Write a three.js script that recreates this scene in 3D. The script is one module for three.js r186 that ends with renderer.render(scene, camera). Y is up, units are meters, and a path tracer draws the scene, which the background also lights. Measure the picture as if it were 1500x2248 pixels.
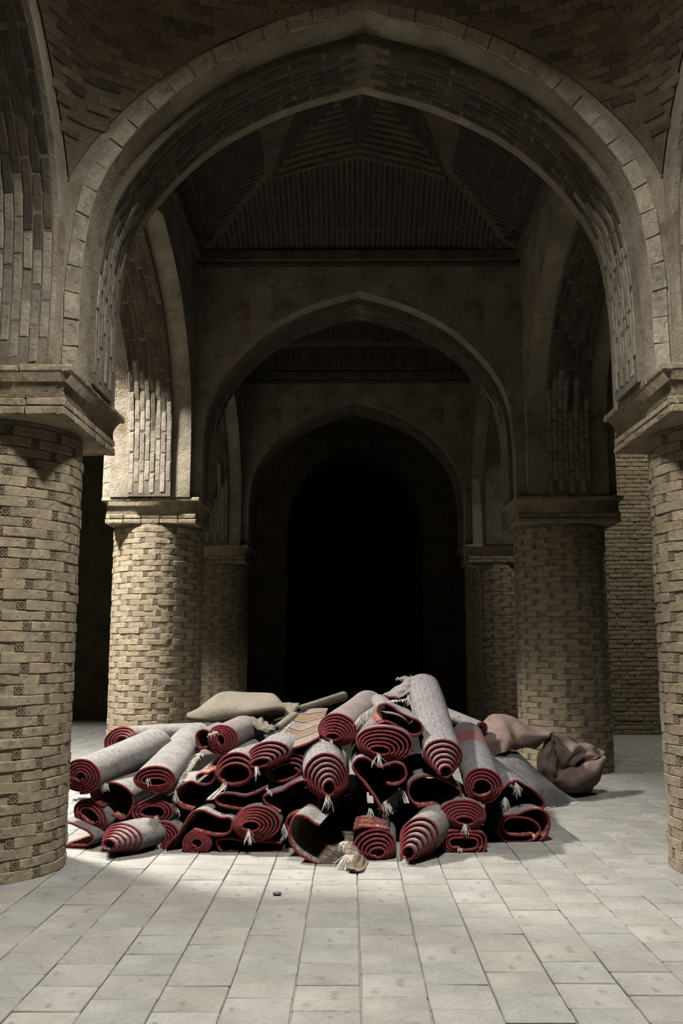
import * as THREE from 'three';
import { mergeGeometries, toCreasedNormals } from 'three/addons/utils/BufferGeometryUtils.js';
import { ConvexGeometry } from 'three/addons/geometries/ConvexGeometry.js';
import { RectAreaLightUniformsLib } from 'three/addons/lights/RectAreaLightUniformsLib.js';

// ------------------------------------------------------------------ camera, daylight, exposure
const W = 1500, H = 2248, F = 2000, EYE = 1.4;
const scene = new THREE.Scene();
const renderer = new THREE.WebGLRenderer({ antialias: true });
renderer.toneMapping = THREE.LinearToneMapping;
renderer.toneMappingExposure = 1.0;
renderer.shadowMap.enabled = true;
const camera = new THREE.PerspectiveCamera(2 * Math.atan(H / 2 / F) * 180 / Math.PI, W / H, 0.05, 200);
camera.rotation.order = 'YXZ';
camera.position.set(0, EYE, 0);
camera.rotation.set(Math.atan(300 / F), Math.atan(22 / F * 0.989), 0);
camera.updateMatrixWorld(true);
scene.add(camera);
scene.background = new THREE.Color(0x000000);
RectAreaLightUniformsLib.init();
// The hall is lit by the round smoke holes at the tops of its domes: [x, depth, height of the pane, radius, radiance, depth of the added shaft below the pane, set to cut slanting light]
const OCULI = [[0.09, 2.95, 7.0, 0.42, 935, 0.46], [-4.75, 8.65, 7.5, 0.46, 2080, 0.40], [5.0, 13.4, 7.4, 0.25, 520, 0.3]];
const DAY = new THREE.Color().setRGB(1.0, 0.965, 0.90);
for (const [x, d, y, r, e] of OCULI) {
  const side = r * Math.sqrt(Math.PI);
  const l = new THREE.RectAreaLight(DAY, e, side, side);
  l.position.set(x, y - 0.02, -d); l.lookAt(x, 0, -d); l.castShadow = true;
  l.name = 'oculus_daylight'; scene.add(l);
}

// ------------------------------------------------------------------ helpers
let seed = 7;
function rnd() { seed = (seed + 0x6D2B79F5) | 0; let t = Math.imul(seed ^ (seed >>> 15), 1 | seed); t = (t + Math.imul(t ^ (t >>> 7), 61 | t)) ^ t; return ((t ^ (t >>> 14)) >>> 0) / 4294967296; }
const rr = (a, b) => a + (b - a) * rnd();
const V = (x, y, z) => new THREE.Vector3(x, y, z);
const lerp = (a, b, t) => a + (b - a) * t, clamp = (v, a, b) => Math.min(b, Math.max(a, v));
const smooth = (a, b, x) => { const t = clamp((x - a) / (b - a), 0, 1); return t * t * (3 - 2 * t); };
// a place seen at (px, py) in the photograph, at a known distance into the hall
function ray(px, py) { return V((px - W / 2) / F, -(py - H / 2) / F, -1).applyQuaternion(camera.quaternion); }
function at(px, py, d) { const r = ray(px, py); return r.multiplyScalar(d / -r.z).add(camera.position); }
function onPlane(px, py, p0, n) { const r = ray(px, py); const t = p0.clone().sub(camera.position).dot(n) / r.dot(n); return r.multiplyScalar(t).add(camera.position); }
const names = {};
function numbered(n) { const k = names[n] = (names[n] ?? -1) + 1; return k ? n + '_' + String(k).padStart(3, '0') : n; }
function shadow(o) { o.castShadow = true; o.receiveShadow = true; return o; }
function thing(name, label, category, group, kind) {
  const o = new THREE.Group(); o.name = numbered(name); scene.add(o);
  o.userData = { label, category }; if (group) o.userData.group = group; if (kind) o.userData.kind = kind;
  return o;
}
function part(name, geo, m, parent, kind) { const o = shadow(new THREE.Mesh(geo, m)); o.name = name; if (kind) o.userData.kind = kind; parent.add(o); return o; }
function boxUV(g, ox = 0, oy = 0) { // uv in metres, by the side each face points to
  g = g.index ? g.toNonIndexed() : g; if (!g.attributes.normal) g.computeVertexNormals();
  const p = g.attributes.position, uv = new Float32Array(p.count * 2), a = V(), b = V(), c = V();
  for (let i = 0; i < p.count; i += 3) {
    a.fromBufferAttribute(p, i); b.fromBufferAttribute(p, i + 1); c.fromBufferAttribute(p, i + 2);
    const n = b.clone().sub(a).cross(c.clone().sub(a)); const ax = Math.abs(n.x), ay = Math.abs(n.y), az = Math.abs(n.z);
    [a, b, c].forEach((q, k) => { const s = ay >= ax && ay >= az ? [q.x, q.z] : ax >= az ? [q.z, q.y] : [q.x, q.y]; uv[(i + k) * 2] = s[0] + ox; uv[(i + k) * 2 + 1] = s[1] + oy; });
  }
  g.setAttribute('uv', new THREE.BufferAttribute(uv, 2)); return g;
}
function box(x0, x1, y0, y1, z0, z1) { const g = new THREE.BoxGeometry(x1 - x0, y1 - y0, z1 - z0); g.translate((x0 + x1) / 2, (y0 + y1) / 2, (z0 + z1) / 2); return boxUV(g); }
function clean(g) { const o = g.index ? g.toNonIndexed() : g.clone(); for (const k of Object.keys(o.attributes)) if (!['position', 'normal', 'uv'].includes(k)) o.deleteAttribute(k); return o; }
const merge = l => mergeGeometries(l.map(clean));
// chamfered, slightly uneven brick: w along x, h along y, d deep along z (face at +z)
function brickGeo(w, h, d, ch = 0.006, jit = 0.003) {
  const pts = [];
  for (const sx of [-1, 1]) for (const sy of [-1, 1]) for (const sz of [-1, 1]) {
    const j = () => rr(-jit, jit), X = sx * (w / 2 + j()), Y = sy * (h / 2 + j()), Z = sz * d / 2 + (sz > 0 ? j() : 0), c = ch * rr(0.7, 1.5);
    if (sz > 0) pts.push(V(X - sx * c, Y - sy * c, Z), V(X, Y - sy * c, Z - c), V(X - sx * c, Y, Z - c)); else pts.push(V(X, Y, Z));
  }
  return boxUV(new ConvexGeometry(pts), rnd() * 3, rnd() * 3);
}
const brickSet = (n, ...a) => Array.from({ length: n }, () => brickGeo(...a));
const pick = a => a[Math.floor(rnd() * a.length) % a.length];
function frame(P, U, N) { const n = N.clone().normalize(), u = U.clone().addScaledVector(n, -U.dot(n)).normalize(), v = n.clone().cross(u); return new THREE.Matrix4().makeBasis(u, v, n).setPosition(P); }
// bricks laid one by one: the first `limit` are parts, the others one joined part
class Laying {
  constructor(parent, name, sets, mats, limit = 300) { Object.assign(this, { parent, name, sets, mats, limit, list: [] }); }
  add(P, U, N, sx = 1, weight = 1) { this.list.push([frame(P, U, N), sx, weight]); }
  build() {
    this.list.forEach(e => e.push(pick(this.sets), pick(this.mats)));
    this.list.sort((a, b) => b[2] - a[2]);
    const rest = new Map();
    this.list.forEach(([m, sx, w, g, mat], i) => {
      m = m.clone().scale(V(sx, 1, 1));
      if (i < this.limit && w > 0) { const o = part(this.name, g, mat, this.parent); m.decompose(o.position, o.quaternion, o.scale); }
      else { if (!rest.has(mat)) rest.set(mat, []); rest.get(mat).push(clean(g).applyMatrix4(m)); }
    });
    for (const [mat, l] of rest) part(this.name + '_rest', mergeGeometries(l), mat, this.parent, 'stuff');
  }
}

// ------------------------------------------------------------------ textures: what the surfaces are made of
function hash2(x, y, s) { let h = Math.imul(x, 374761393) ^ Math.imul(y, 668265263) ^ Math.imul(s, 2147483647 - 5); h = Math.imul(h ^ (h >>> 13), 1274126177); return ((h ^ (h >>> 16)) >>> 0) / 4294967296; }
function vn(u, v, f, s, fy = f) { // tiling value noise, u v in 0..1
  const x = u * f, y = v * fy, xi = Math.floor(x), yi = Math.floor(y), a = x - xi, b = y - yi, sa = a * a * (3 - 2 * a), sb = b * b * (3 - 2 * b);
  const q = (i, j) => hash2(((xi + i) % f + f) % f, ((yi + j) % fy + fy) % fy, s);
  return lerp(lerp(q(0, 0), q(1, 0), sa), lerp(q(0, 1), q(1, 1), sa), sb);
}
const fb = (u, v, f, s, o = 4) => { let t = 0, a = 0.5, n = 0; for (let i = 0; i < o; i++) { t += a * vn(u, v, f << i, s + i); n += a; a *= 0.55; } return t / n; };
function tex(size, fn, rep, srgb = true) {
  const d = new Uint8Array(size * size * 4);
  for (let j = 0; j < size; j++) for (let i = 0; i < size; i++) { const c = fn((i + .5) / size, (j + .5) / size), k = (j * size + i) * 4; const a = Array.isArray(c) ? c : [c, c, c]; d[k] = clamp(a[0], 0, 255); d[k + 1] = clamp(a[1], 0, 255); d[k + 2] = clamp(a[2], 0, 255); d[k + 3] = 255; }
  const t = new THREE.DataTexture(d, size, size); t.wrapS = t.wrapT = THREE.RepeatWrapping; t.magFilter = THREE.LinearFilter; t.minFilter = THREE.LinearMipmapLinearFilter; t.generateMipmaps = true;
  if (srgb) t.colorSpace = THREE.SRGBColorSpace; t.repeat.set(rep, rep); t.needsUpdate = true; return t;
}
const mixc = (a, b, t) => a.map((v, i) => v + (b[i] - v) * t);
const clayMap = tex(512, (u, v) => { const n = fb(u, v, 6, 1, 5), g = fb(u, v, 48, 9, 2), s = fb(u, v, 14, 21, 3); let t = 0.80 + (n - .5) * .42 + (g - .5) * .16; if (s > .66) t -= (s - .66) * .9; return [255 * t, 252 * t, 246 * t]; }, 1);
const clayBump = tex(512, (u, v) => { const n = fb(u, v, 10, 31, 5), g = vn(u, v, 160, 5), p = fb(u, v, 30, 77, 2); return 255 * (n * .62 + g * .2 + (p > .7 ? -.3 : .1)); }, 1, false);
const plasterMap = tex(512, (u, v) => { const n = fb(u, v, 4, 41, 5), g = fb(u, v, 60, 45, 2), s = fb(u, v, 9, 57, 4); let t = .78 + (n - .5) * .5 + (g - .5) * .14; const c = [255 * t, 251 * t, 243 * t]; return s > .6 ? mixc(c, [150, 128, 98], clamp((s - .6) * 3, 0, .6)) : c; }, .7);
const plasterBump = tex(512, (u, v) => { const n = fb(u, v, 7, 61, 5), g = vn(u, v, 120, 65); return 255 * (n * .75 + g * .2); }, .7, false);
const floorMap = tex(512, (u, v) => { const n = fb(u, v, 5, 81, 5), g = fb(u, v, 90, 85, 2), s = fb(u, v, 22, 87, 3); let t = .84 + (n - .5) * .24 + (g - .5) * .12; if (s > .7) t -= (s - .7) * .8; return [252 * t, 250 * t, 246 * t]; }, .8);
const floorBump = tex(512, (u, v) => 255 * (fb(u, v, 9, 91, 5) * .8 + vn(u, v, 128, 95) * .2), .8, false);
// knotted carpets seen from the back: broken, worm-like traces of the pattern
function backTex(sd, base, line, pale, arabesque) {
  return tex(512, (u, v) => {
    const wu = u + (fb(u, v, 6, sd, 3) - .5) * .1, wv = v + (fb(u, v, 6, sd + 3, 3) - .5) * .1;
    const w1 = Math.abs(vn(wu, wv, 44, sd + 5, 22) - .5), w2 = Math.abs(vn(wu + .3, wv, 30, sd + 7) - .5), g = fb(u, v, 120, sd + 9, 2), b = fb(u, v, 8, sd + 11, 4);
    let c = mixc(base, line, clamp((b - .35) * .9, 0, .5));
    if (w1 < .10) c = mixc(c, line, .75 * (1 - w1 / .10));
    if (w2 < .06) c = mixc(c, pale, .6 * (1 - w2 / .06));
    if (arabesque) { const q = Math.sin(wu * 50) * Math.sin(wv * 38 + 3 * Math.sin(wu * 25)); if (Math.abs(q) < .16) c = mixc(c, pale, .55); const q2 = Math.sin(wv * 12.6); if (Math.abs(q2) < .05) c = mixc(c, line, .8); }
    return c.map(x => x * (.86 + g * .28));
  }, 1.6);
}
const backMaps = [
  backTex(101, [176, 171, 167], [116, 110, 110], [206, 198, 192], false),
  backTex(131, [168, 161, 163], [106, 99, 110], [214, 206, 202], true),
  backTex(161, [168, 155, 150], [120, 96, 98], [196, 182, 178], false),
  backTex(191, [156, 151, 153], [98, 94, 106], [190, 184, 186], false)];
const weave = tex(256, (u, v) => 255 * (.5 + .25 * Math.sin(u * 6.2832 * 64) * Math.sin(v * 6.2832 * 64) + (fb(u, v, 40, 7, 2) - .5) * .5), 1.6, false);
// pile side: wine red ground with dark blue and ochre figures
const pileMap = tex(512, (u, v) => {
  const a = Math.sin(u * 37.7 + 2 * Math.sin(v * 18.85)), b = Math.sin(v * 37.7 + 2 * Math.cos(u * 18.85)), q = a * b, g = .8 + .4 * fb(u, v, 100, 203, 2);
  let c = [92, 16, 24]; if (q > .55) c = [40, 36, 66]; else if (q < -.62) c = [150, 118, 70]; else if (Math.abs(q) < .05) c = [128, 90, 70];
  return c.map(x => x * g);
}, 2);
// border side: ochre and cream bands with flowers, as on the open corners of the rugs (u along the band, v across)
const borderMap = tex(512, (u, v) => {
  const g = .82 + .36 * fb(u, v, 110, 213, 2), f = (x, n) => ((x * n) % 1 + 1) % 1;
  const rows = v * 5; const k = Math.floor(rows), r = rows - k; let c;
  if (r < .08 || r > .92) c = [60, 46, 60]; else if (r < .16 || r > .84) c = f(u, 40) < .5 ? [205, 196, 178] : [90, 66, 62];
  else {
    const cx = f(u, 10) - .5, cy = r - .5, d = Math.hypot(cx, cy * .9), an = Math.atan2(cy, cx), pet = .26 + .1 * Math.cos(an * 6);
    c = k % 2 ? [160, 138, 96] : [186, 172, 142];
    const vine = Math.abs(cy - .22 * Math.sin(u * 62.8 + k)); if (vine < .05) c = [110, 100, 66];
    if (d < pet) c = k % 2 ? [128, 48, 48] : [92, 84, 118]; if (d < .11) c = [206, 184, 120];
    if (fb(u, v, 50, 217, 2) > .62) c = mixc(c, k % 2 ? [84, 92, 66] : [140, 92, 84], .7);
  }
  return c.map(x => x * g);
}, 1.5);
const feltMap = tex(256, (u, v) => { const t = .82 + (fb(u, v, 60, 231, 3) - .5) * .3 + (fb(u, v, 5, 235, 3) - .5) * .18; return [255 * t, 250 * t, 242 * t]; }, 1.5);

const M = (o) => new THREE.MeshStandardMaterial({ roughness: .95, metalness: 0, side: THREE.DoubleSide, ...o });
const L = (r, g, b) => new THREE.Color().setRGB(r, g, b);
const clay = (r, g, b) => M({ color: L(r, g, b), map: clayMap, bumpMap: clayBump, bumpScale: .006 });
const MAT = {
  shaft: [clay(.2514, .2082, .1455), clay(.2442, .2029, .1411), clay(.2584, .2161, .1517), clay(.2398, .1958, .134)],
  mortar: clay(.2381, .1984, .1385),
  plug: clay(.2, .164, .1136),
  cap: [clay(.24, .2, .136), clay(.26, .22, .152), clay(.228, .1856, .124)],
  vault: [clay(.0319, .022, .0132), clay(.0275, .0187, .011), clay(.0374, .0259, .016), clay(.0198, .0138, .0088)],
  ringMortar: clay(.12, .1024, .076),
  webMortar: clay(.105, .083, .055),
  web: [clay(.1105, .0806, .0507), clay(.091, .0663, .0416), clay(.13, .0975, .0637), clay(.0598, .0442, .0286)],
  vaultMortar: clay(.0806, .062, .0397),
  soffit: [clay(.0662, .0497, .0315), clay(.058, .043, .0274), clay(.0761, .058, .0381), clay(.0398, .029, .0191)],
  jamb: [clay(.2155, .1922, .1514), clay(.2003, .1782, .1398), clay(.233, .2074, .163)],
  rim: [clay(.2538, .2268, .1782), clay(.2376, .2106, .1674), clay(.27, .243, .1944)],
  pier: M({ color: L(.2155, .1922, .1514), map: plasterMap, bumpMap: plasterBump, bumpScale: .014 }),
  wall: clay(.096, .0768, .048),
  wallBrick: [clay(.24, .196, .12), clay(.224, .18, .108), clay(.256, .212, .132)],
  floor: [[.212, .207, .192], [.208, .205, .194], [.215, .207, .188], [.213, .203, .186], [.206, .204, .196], [.211, .207, .194]].map(c => M({ color: L(...c), map: floorMap, bumpMap: floorBump, bumpScale: .004, roughness: .85 })),
  joint: M({ color: L(.1744, .164, .1424), map: floorMap, bumpMap: floorBump, bumpScale: .004 }),
  back: backMaps.map(t => M({ map: t, color: L(.268, .268, .265), bumpMap: weave, bumpScale: .003, roughness: 1 })),
  pile: M({ map: pileMap, bumpMap: weave, bumpScale: .004, roughness: 1 }),
  border: M({ color: L(.336, .32, .304), map: borderMap, bumpMap: weave, bumpScale: .004, roughness: 1 }),
  red: M({ color: L(.1398, .0106, .017), map: feltMap, bumpMap: weave, bumpScale: .004, roughness: 1 }),
  stripe: M({ color: L(.272, .104, .104), map: backMaps[2], bumpMap: weave, bumpScale: .003, roughness: 1 }),
  fringe: M({ color: L(.368, .344, .304), roughness: 1 }),
  felt: M({ color: L(.1132, .0987, .0771), map: feltMap, bumpMap: weave, bumpScale: .003, roughness: 1 }),
  faded: M({ color: L(.32, .272, .244), map: backMaps[2], bumpMap: weave, bumpScale: .003, roughness: 1 }),
  metal: M({ color: L(.10, .09, .07), roughness: .6, metalness: .3 }),
};

// ------------------------------------------------------------------ the plan of the hall
const XC = 0.09, XL = -2.365, XR = 2.545;            // rows of columns
const ROW = [0.75, 6.15, 11.1, 16.05, 21.0];          // depths of the columns
const CAP0 = 2.85, CAP1 = 3.16, WALLTOP = 6.2;
const HALF = 1.865;                                   // half span of an outer arch ring between two piers
const PRO = new THREE.CatmullRomCurve3([[0, 5.73], [.618, 5.533], [1.149, 5.232], [1.523, 4.86], [1.716, 4.568], [1.80, 4.344], [1.845, 4.05], [1.865, 3.75], [1.865, 3.45], [1.865, CAP1]].map(p => V(p[0], p[1], 0)), false, 'centripetal');
function halfCurve(n, half, dx, dy) { // intrados from crown to springing; dx, dy push it inwards
  return PRO.getSpacedPoints(n).map(p => [p.x / HALF * (half - dx), p.y - dy * clamp((p.y - CAP1) / 2.57, 0, 1)]);
}
function fullCurve(n, half, dx = 0, dy = 0) { const h = halfCurve(n, half, dx, dy); return [...h.slice(1).reverse().map(p => [-p[0], p[1]]), ...h]; }

// floor ------------------------------------------------------------------------------------------
{
  const fl = thing('floor', 'pale dusty floor of square clay tiles laid in staggered rows', 'floor', null, 'structure');
  part('bedding', box(-9, 9, -.12, -.012, -28, 5), MAT.joint, fl);
  const S = .273, lay = new Laying(fl, 'floor_tile', brickSet(10, S - .007, .03, S - .009, .004, .0015).map(g => g), MAT.floor, 300);
  lay.sets = Array.from({ length: 10 }, () => { const g = brickGeo(S - .006, S - .008, .03, .0035, .0016); return g; });
  const cam = V(0, EYE, 0);
  for (let i = -31; i <= 32; i++) {
    const x = .035 + (i + .5) * S, off = (i & 1 ? .5 : 0) * S + .03 * Math.sin(i * 12.9);
    for (let k = -14; k < 92; k++) {
      const d = k * S + off; if (d > 24) continue;
      const p = V(x + rr(-.002, .002), -.015 + rr(-.0018, .0018), -d);
      const q = p.clone().project(camera), inside = Math.abs(q.x) < 1.03 && Math.abs(q.y) < 1.03 && d > 3;
      const away = Math.min(...[[XL, ROW[1]], [XR, ROW[1]], [XL, ROW[2]], [XR, ROW[2]]].map(c => Math.hypot(x - c[0], d - c[1])));
      const hidden = (away < .4) || (d > 6.9 && d < 9 && x > -1.6 && x < 1.2);
      lay.add(p, V(1, 0, 0), V(rr(-.004, .004), 1, rr(-.004, .004)), 1, inside && !hidden ? 1 / p.distanceTo(cam) : 0);
    }
  }
  lay.build();
}

// columns ----------------------------------------------------------------------------------------
function curvedBrick(R, len, h, dep) {
  const a = len / R / 2, st = [-1, -.97, -.5, 0, .5, .97, 1], c = .0038 * rr(.5, 1.9), pos = [], ph = rr(0, 6), am = rr(.001, .004);
  const prof = (k) => { const e = Math.abs(st[k]) === 1 ? .001 : 0, w = am * Math.sin(ph + k * 1.7), y = .0026 * Math.sin(ph * 2 + k * 1.3), y2 = .0026 * Math.sin(ph * 3 + k * 1.1); const o = e ? -.001 : w; return [[-dep, -h / 2], [-c + o, -h / 2 + y], [o, -h / 2 + c + y], [o, h / 2 - c + y2], [-c + o, h / 2 + y2], [-dep, h / 2]]; };
  const P = st.map((s, k) => prof(k).map(([r, y]) => V(Math.sin(a * s) * (R + r), y, Math.cos(a * s) * (R + r))));
  const q = (A, B, C, D) => { for (const v of [A, B, C, A, C, D]) pos.push(v.x, v.y, v.z); };
  for (let k = 0; k < st.length - 1; k++) for (let j = 0; j < 5; j++) q(P[k][j], P[k + 1][j], P[k + 1][j + 1], P[k][j + 1]);
  for (const k of [0, st.length - 1]) for (let j = 1; j < 5; j++) q(P[k][0], P[k][j], P[k][j], P[k][j + 1]);
  let g = new THREE.BufferGeometry(); g.setAttribute('position', new THREE.Float32BufferAttribute(pos, 3));
  g = toCreasedNormals(g, .7);
  const uv = new Float32Array(pos.length / 3 * 2), o1 = rnd() * 3, o2 = rnd() * 3; for (let i = 0; i < pos.length / 3; i++) { uv[2 * i] = Math.atan2(pos[3 * i], pos[3 * i + 2]) * R + o1; uv[2 * i + 1] = pos[3 * i + 1] + (pos[3 * i + 2] - R) + o2; }
  g.setAttribute('uv', new THREE.BufferAttribute(uv, 2)); return g;
}
function plugGeo(s) { // stamped plug: a cross of ribs with leaves between them over a sunk ground
  const l = [], b = (w, h, x, y, r, z) => { const g = new THREE.BoxGeometry(w, h, .008); g.translate(0, 0, z); g.translate(x, y, 0); g.rotateZ(r); l.push(boxUV(g, rnd(), rnd())); };
  b(s, s, 0, 0, 0, -.0138);
  for (const r of [.785, 2.356]) b(s * 1.2, s * .13, 0, 0, r, -.0055);
  for (let k = 0; k < 4; k++) { b(s * .15, s * .15, s * .25, s * .25, k * 1.5708 + .785, -.0065); for (const t of [-1, 1]) b(s * .085, s * .27, s * .40, t * s * .12, k * 1.5708 - t * .5, -.006); }
  return merge(l);
}
const COURSE = .0655;
function column(label, group, x, d, r, o = {}) {
  const cl = thing('brick_column', label, 'column', group);
  cl.position.set(x, 0, -d);
  const n = Math.floor(CAP0 / COURSE), per = o.per ?? 10, wBrick = 2 * Math.PI * r / per - .056;
  // core of mortar between the bricks
  const core = new THREE.CylinderGeometry(r - .0105, r - .0105, CAP0, 64, 40); { const p = core.attributes.position; for (let i = 0; i < p.count; i++) { const k = 1 + .006 * (hash2(i, 3, 5) - .5); p.setX(i, p.getX(i) * k); p.setZ(i, p.getZ(i) * k); } const uv = core.attributes.uv; for (let i = 0; i < uv.count; i++) uv.setXY(i, uv.getX(i) * 3.4, uv.getY(i) * 2.85); }
  core.translate(0, CAP0 / 2, 0); part('mortar_core', core, MAT.mortar, cl);
  const sets = Array.from({ length: 9 }, () => curvedBrick(r, wBrick, COURSE - .0012, .03));
  const plug = plugGeo(.056), view = Math.atan2(-x, d);
  const bl = [], pl = [];
  for (let c = 0; c < n; c++) for (let k = 0; k < per; k++) {
    const a = (k + (c & 1 ? .5 : 0)) / per * 2 * Math.PI + .04 * Math.sin(c * 1.7) + (o.turn ?? 0), y = (c + .5) * COURSE + rr(-.0015, .0015);
    bl.push([a, y, rr(.993, 1.009)]); pl.push([a + Math.PI / per, y, 1]);
  }
  const face = a => Math.cos(a - view), shown = e => { const p = V(x + Math.sin(e[0]) * r, e[1], -d + Math.cos(e[0]) * r).project(camera); return Math.abs(p.x) < 1.02 && Math.abs(p.y) < 1.02 ? face(e[0]) : -1; };
  for (const [list, nm] of [[bl, 'brick'], [pl, 'flower_plug']]) {
    list.forEach(e => e.push(shown(e))); list.sort((p, q) => q[3] - p[3]);
    const rest = [];
    list.forEach(([a, y, s, f], i) => {
      const g = nm === 'brick' ? pick(sets) : plug, m = nm === 'brick' ? pick(MAT.shaft) : MAT.plug, M4 = new THREE.Matrix4();
      if (nm === 'brick') M4.makeRotationY(a).scale(V(s, 1, s)).setPosition(0, y, 0);
      else M4.makeRotationY(a).setPosition(Math.sin(a) * r, y, Math.cos(a) * r);
      if (f > -.05 && i < (o.parts ?? 300)) { const ob = part(nm, g, m, cl); M4.decompose(ob.position, ob.quaternion, ob.scale); }
      else if (f > -.6 || o.all) rest.push(clean(g).applyMatrix4(M4));
    });
    if (rest.length) part(nm + '_rest', mergeGeometries(rest), nm === 'brick' ? MAT.shaft[1] : MAT.plug, cl, 'stuff');
  }
  // square capital: two courses of brick, a flare and a thin slab
  const hw = o.hw ?? .6, sw = o.slab ?? hw + .055;
  const fl = new THREE.CylinderGeometry((sw - .025) * Math.SQRT2, (hw - .01) * Math.SQRT2, .15, 4, 3); fl.rotateY(Math.PI / 4); fl.translate(0, CAP0 + .19, 0);
  { const p = fl.attributes.position; for (let i = 0; i < p.count; i++) { const t = (p.getY(i) - CAP0 - .115) / .15, k = 1 - .035 * Math.sin(Math.PI * clamp(t, 0, 1)); p.setX(i, p.getX(i) * k); p.setZ(i, p.getZ(i) * k); } }
  const cap = part('capital', merge([boxUV(fl), box(-hw + .02, hw - .02, CAP0 + .004, CAP0 + .125, -hw + .02, hw - .02)]), MAT.cap[0], cl);
  const gs = brickSet(5, .245, .053, .05, .007, .004), ss = brickSet(4, .30, .045, .06, .006, .003);
  for (let side = 0; side < 4; side++) {
    const a = side * Math.PI / 2, N = V(Math.sin(a), 0, Math.cos(a)), U = V(Math.cos(a), 0, -Math.sin(a));
    for (let c = 0; c < 2; c++) { const m = 5, w = 2 * hw / m; for (let k = 0; k < m; k++) { const ob = part('capital_brick', pick(gs), pick(MAT.cap), cap); const p = U.clone().multiplyScalar(-hw + (k + .5) * w).addScaledVector(N, hw - .022 - c * .008); p.y = CAP0 + .028 + c * .06; frame(p, U, N).scale(V((w - .004) / .245, 1, 1)).decompose(ob.position, ob.quaternion, ob.scale); } }
    const m = 4, w = 2 * sw / m; for (let k = 0; k < m; k++) { const ob = part('capital_slab', pick(ss), pick(MAT.cap), cap); const p = U.clone().multiplyScalar(-sw + (k + .5) * w).addScaledVector(N, sw - .03); p.y = CAP1 - .024; frame(p, U, N).scale(V((w - .002) / .30, 1, 1)).decompose(ob.position, ob.quaternion, ob.scale); }
  }
  part('capital_top', box(-sw + .05, sw - .05, CAP1 - .046, CAP1 - .002, -sw + .05, sw - .05), MAT.cap[1], cap);
  if (o.pier !== false) part('pier', box(-.468 + (x < 0 ? XL : XR) - x, .468 + (x < 0 ? XL : XR) - x, CAP1 + .001, 4.6, -.468, .468), o.pierMat ?? MAT.pier, cl);
  return cl;
}
column('large brick column at the left edge of the photo, cut by the frame', null, -2.42, ROW[1], .545, { hw: .62, turn: .1 });
column('large brick column at the right edge of the photo, cut by the frame', null, 2.61, ROW[1], .545, { hw: .62, turn: .3 });
column('brightly lit brick column behind the left side of the carpet pile', null, -2.36, ROW[2], .545, { hw: .535, slab: .575, turn: .2 });
column('dim brick column behind the grey folded carpet on the right', null, 2.535, ROW[2], .545, { hw: .60, slab: .63, turn: .5 });
column('dim brick column seen just right of the brightly lit column', null, XL, ROW[3], .545, { hw: .55, parts: 120 });
column('dark brick column behind the thin pipe, in the background', null, XR, ROW[3], .545, { hw: .55, parts: 120 });

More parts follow.
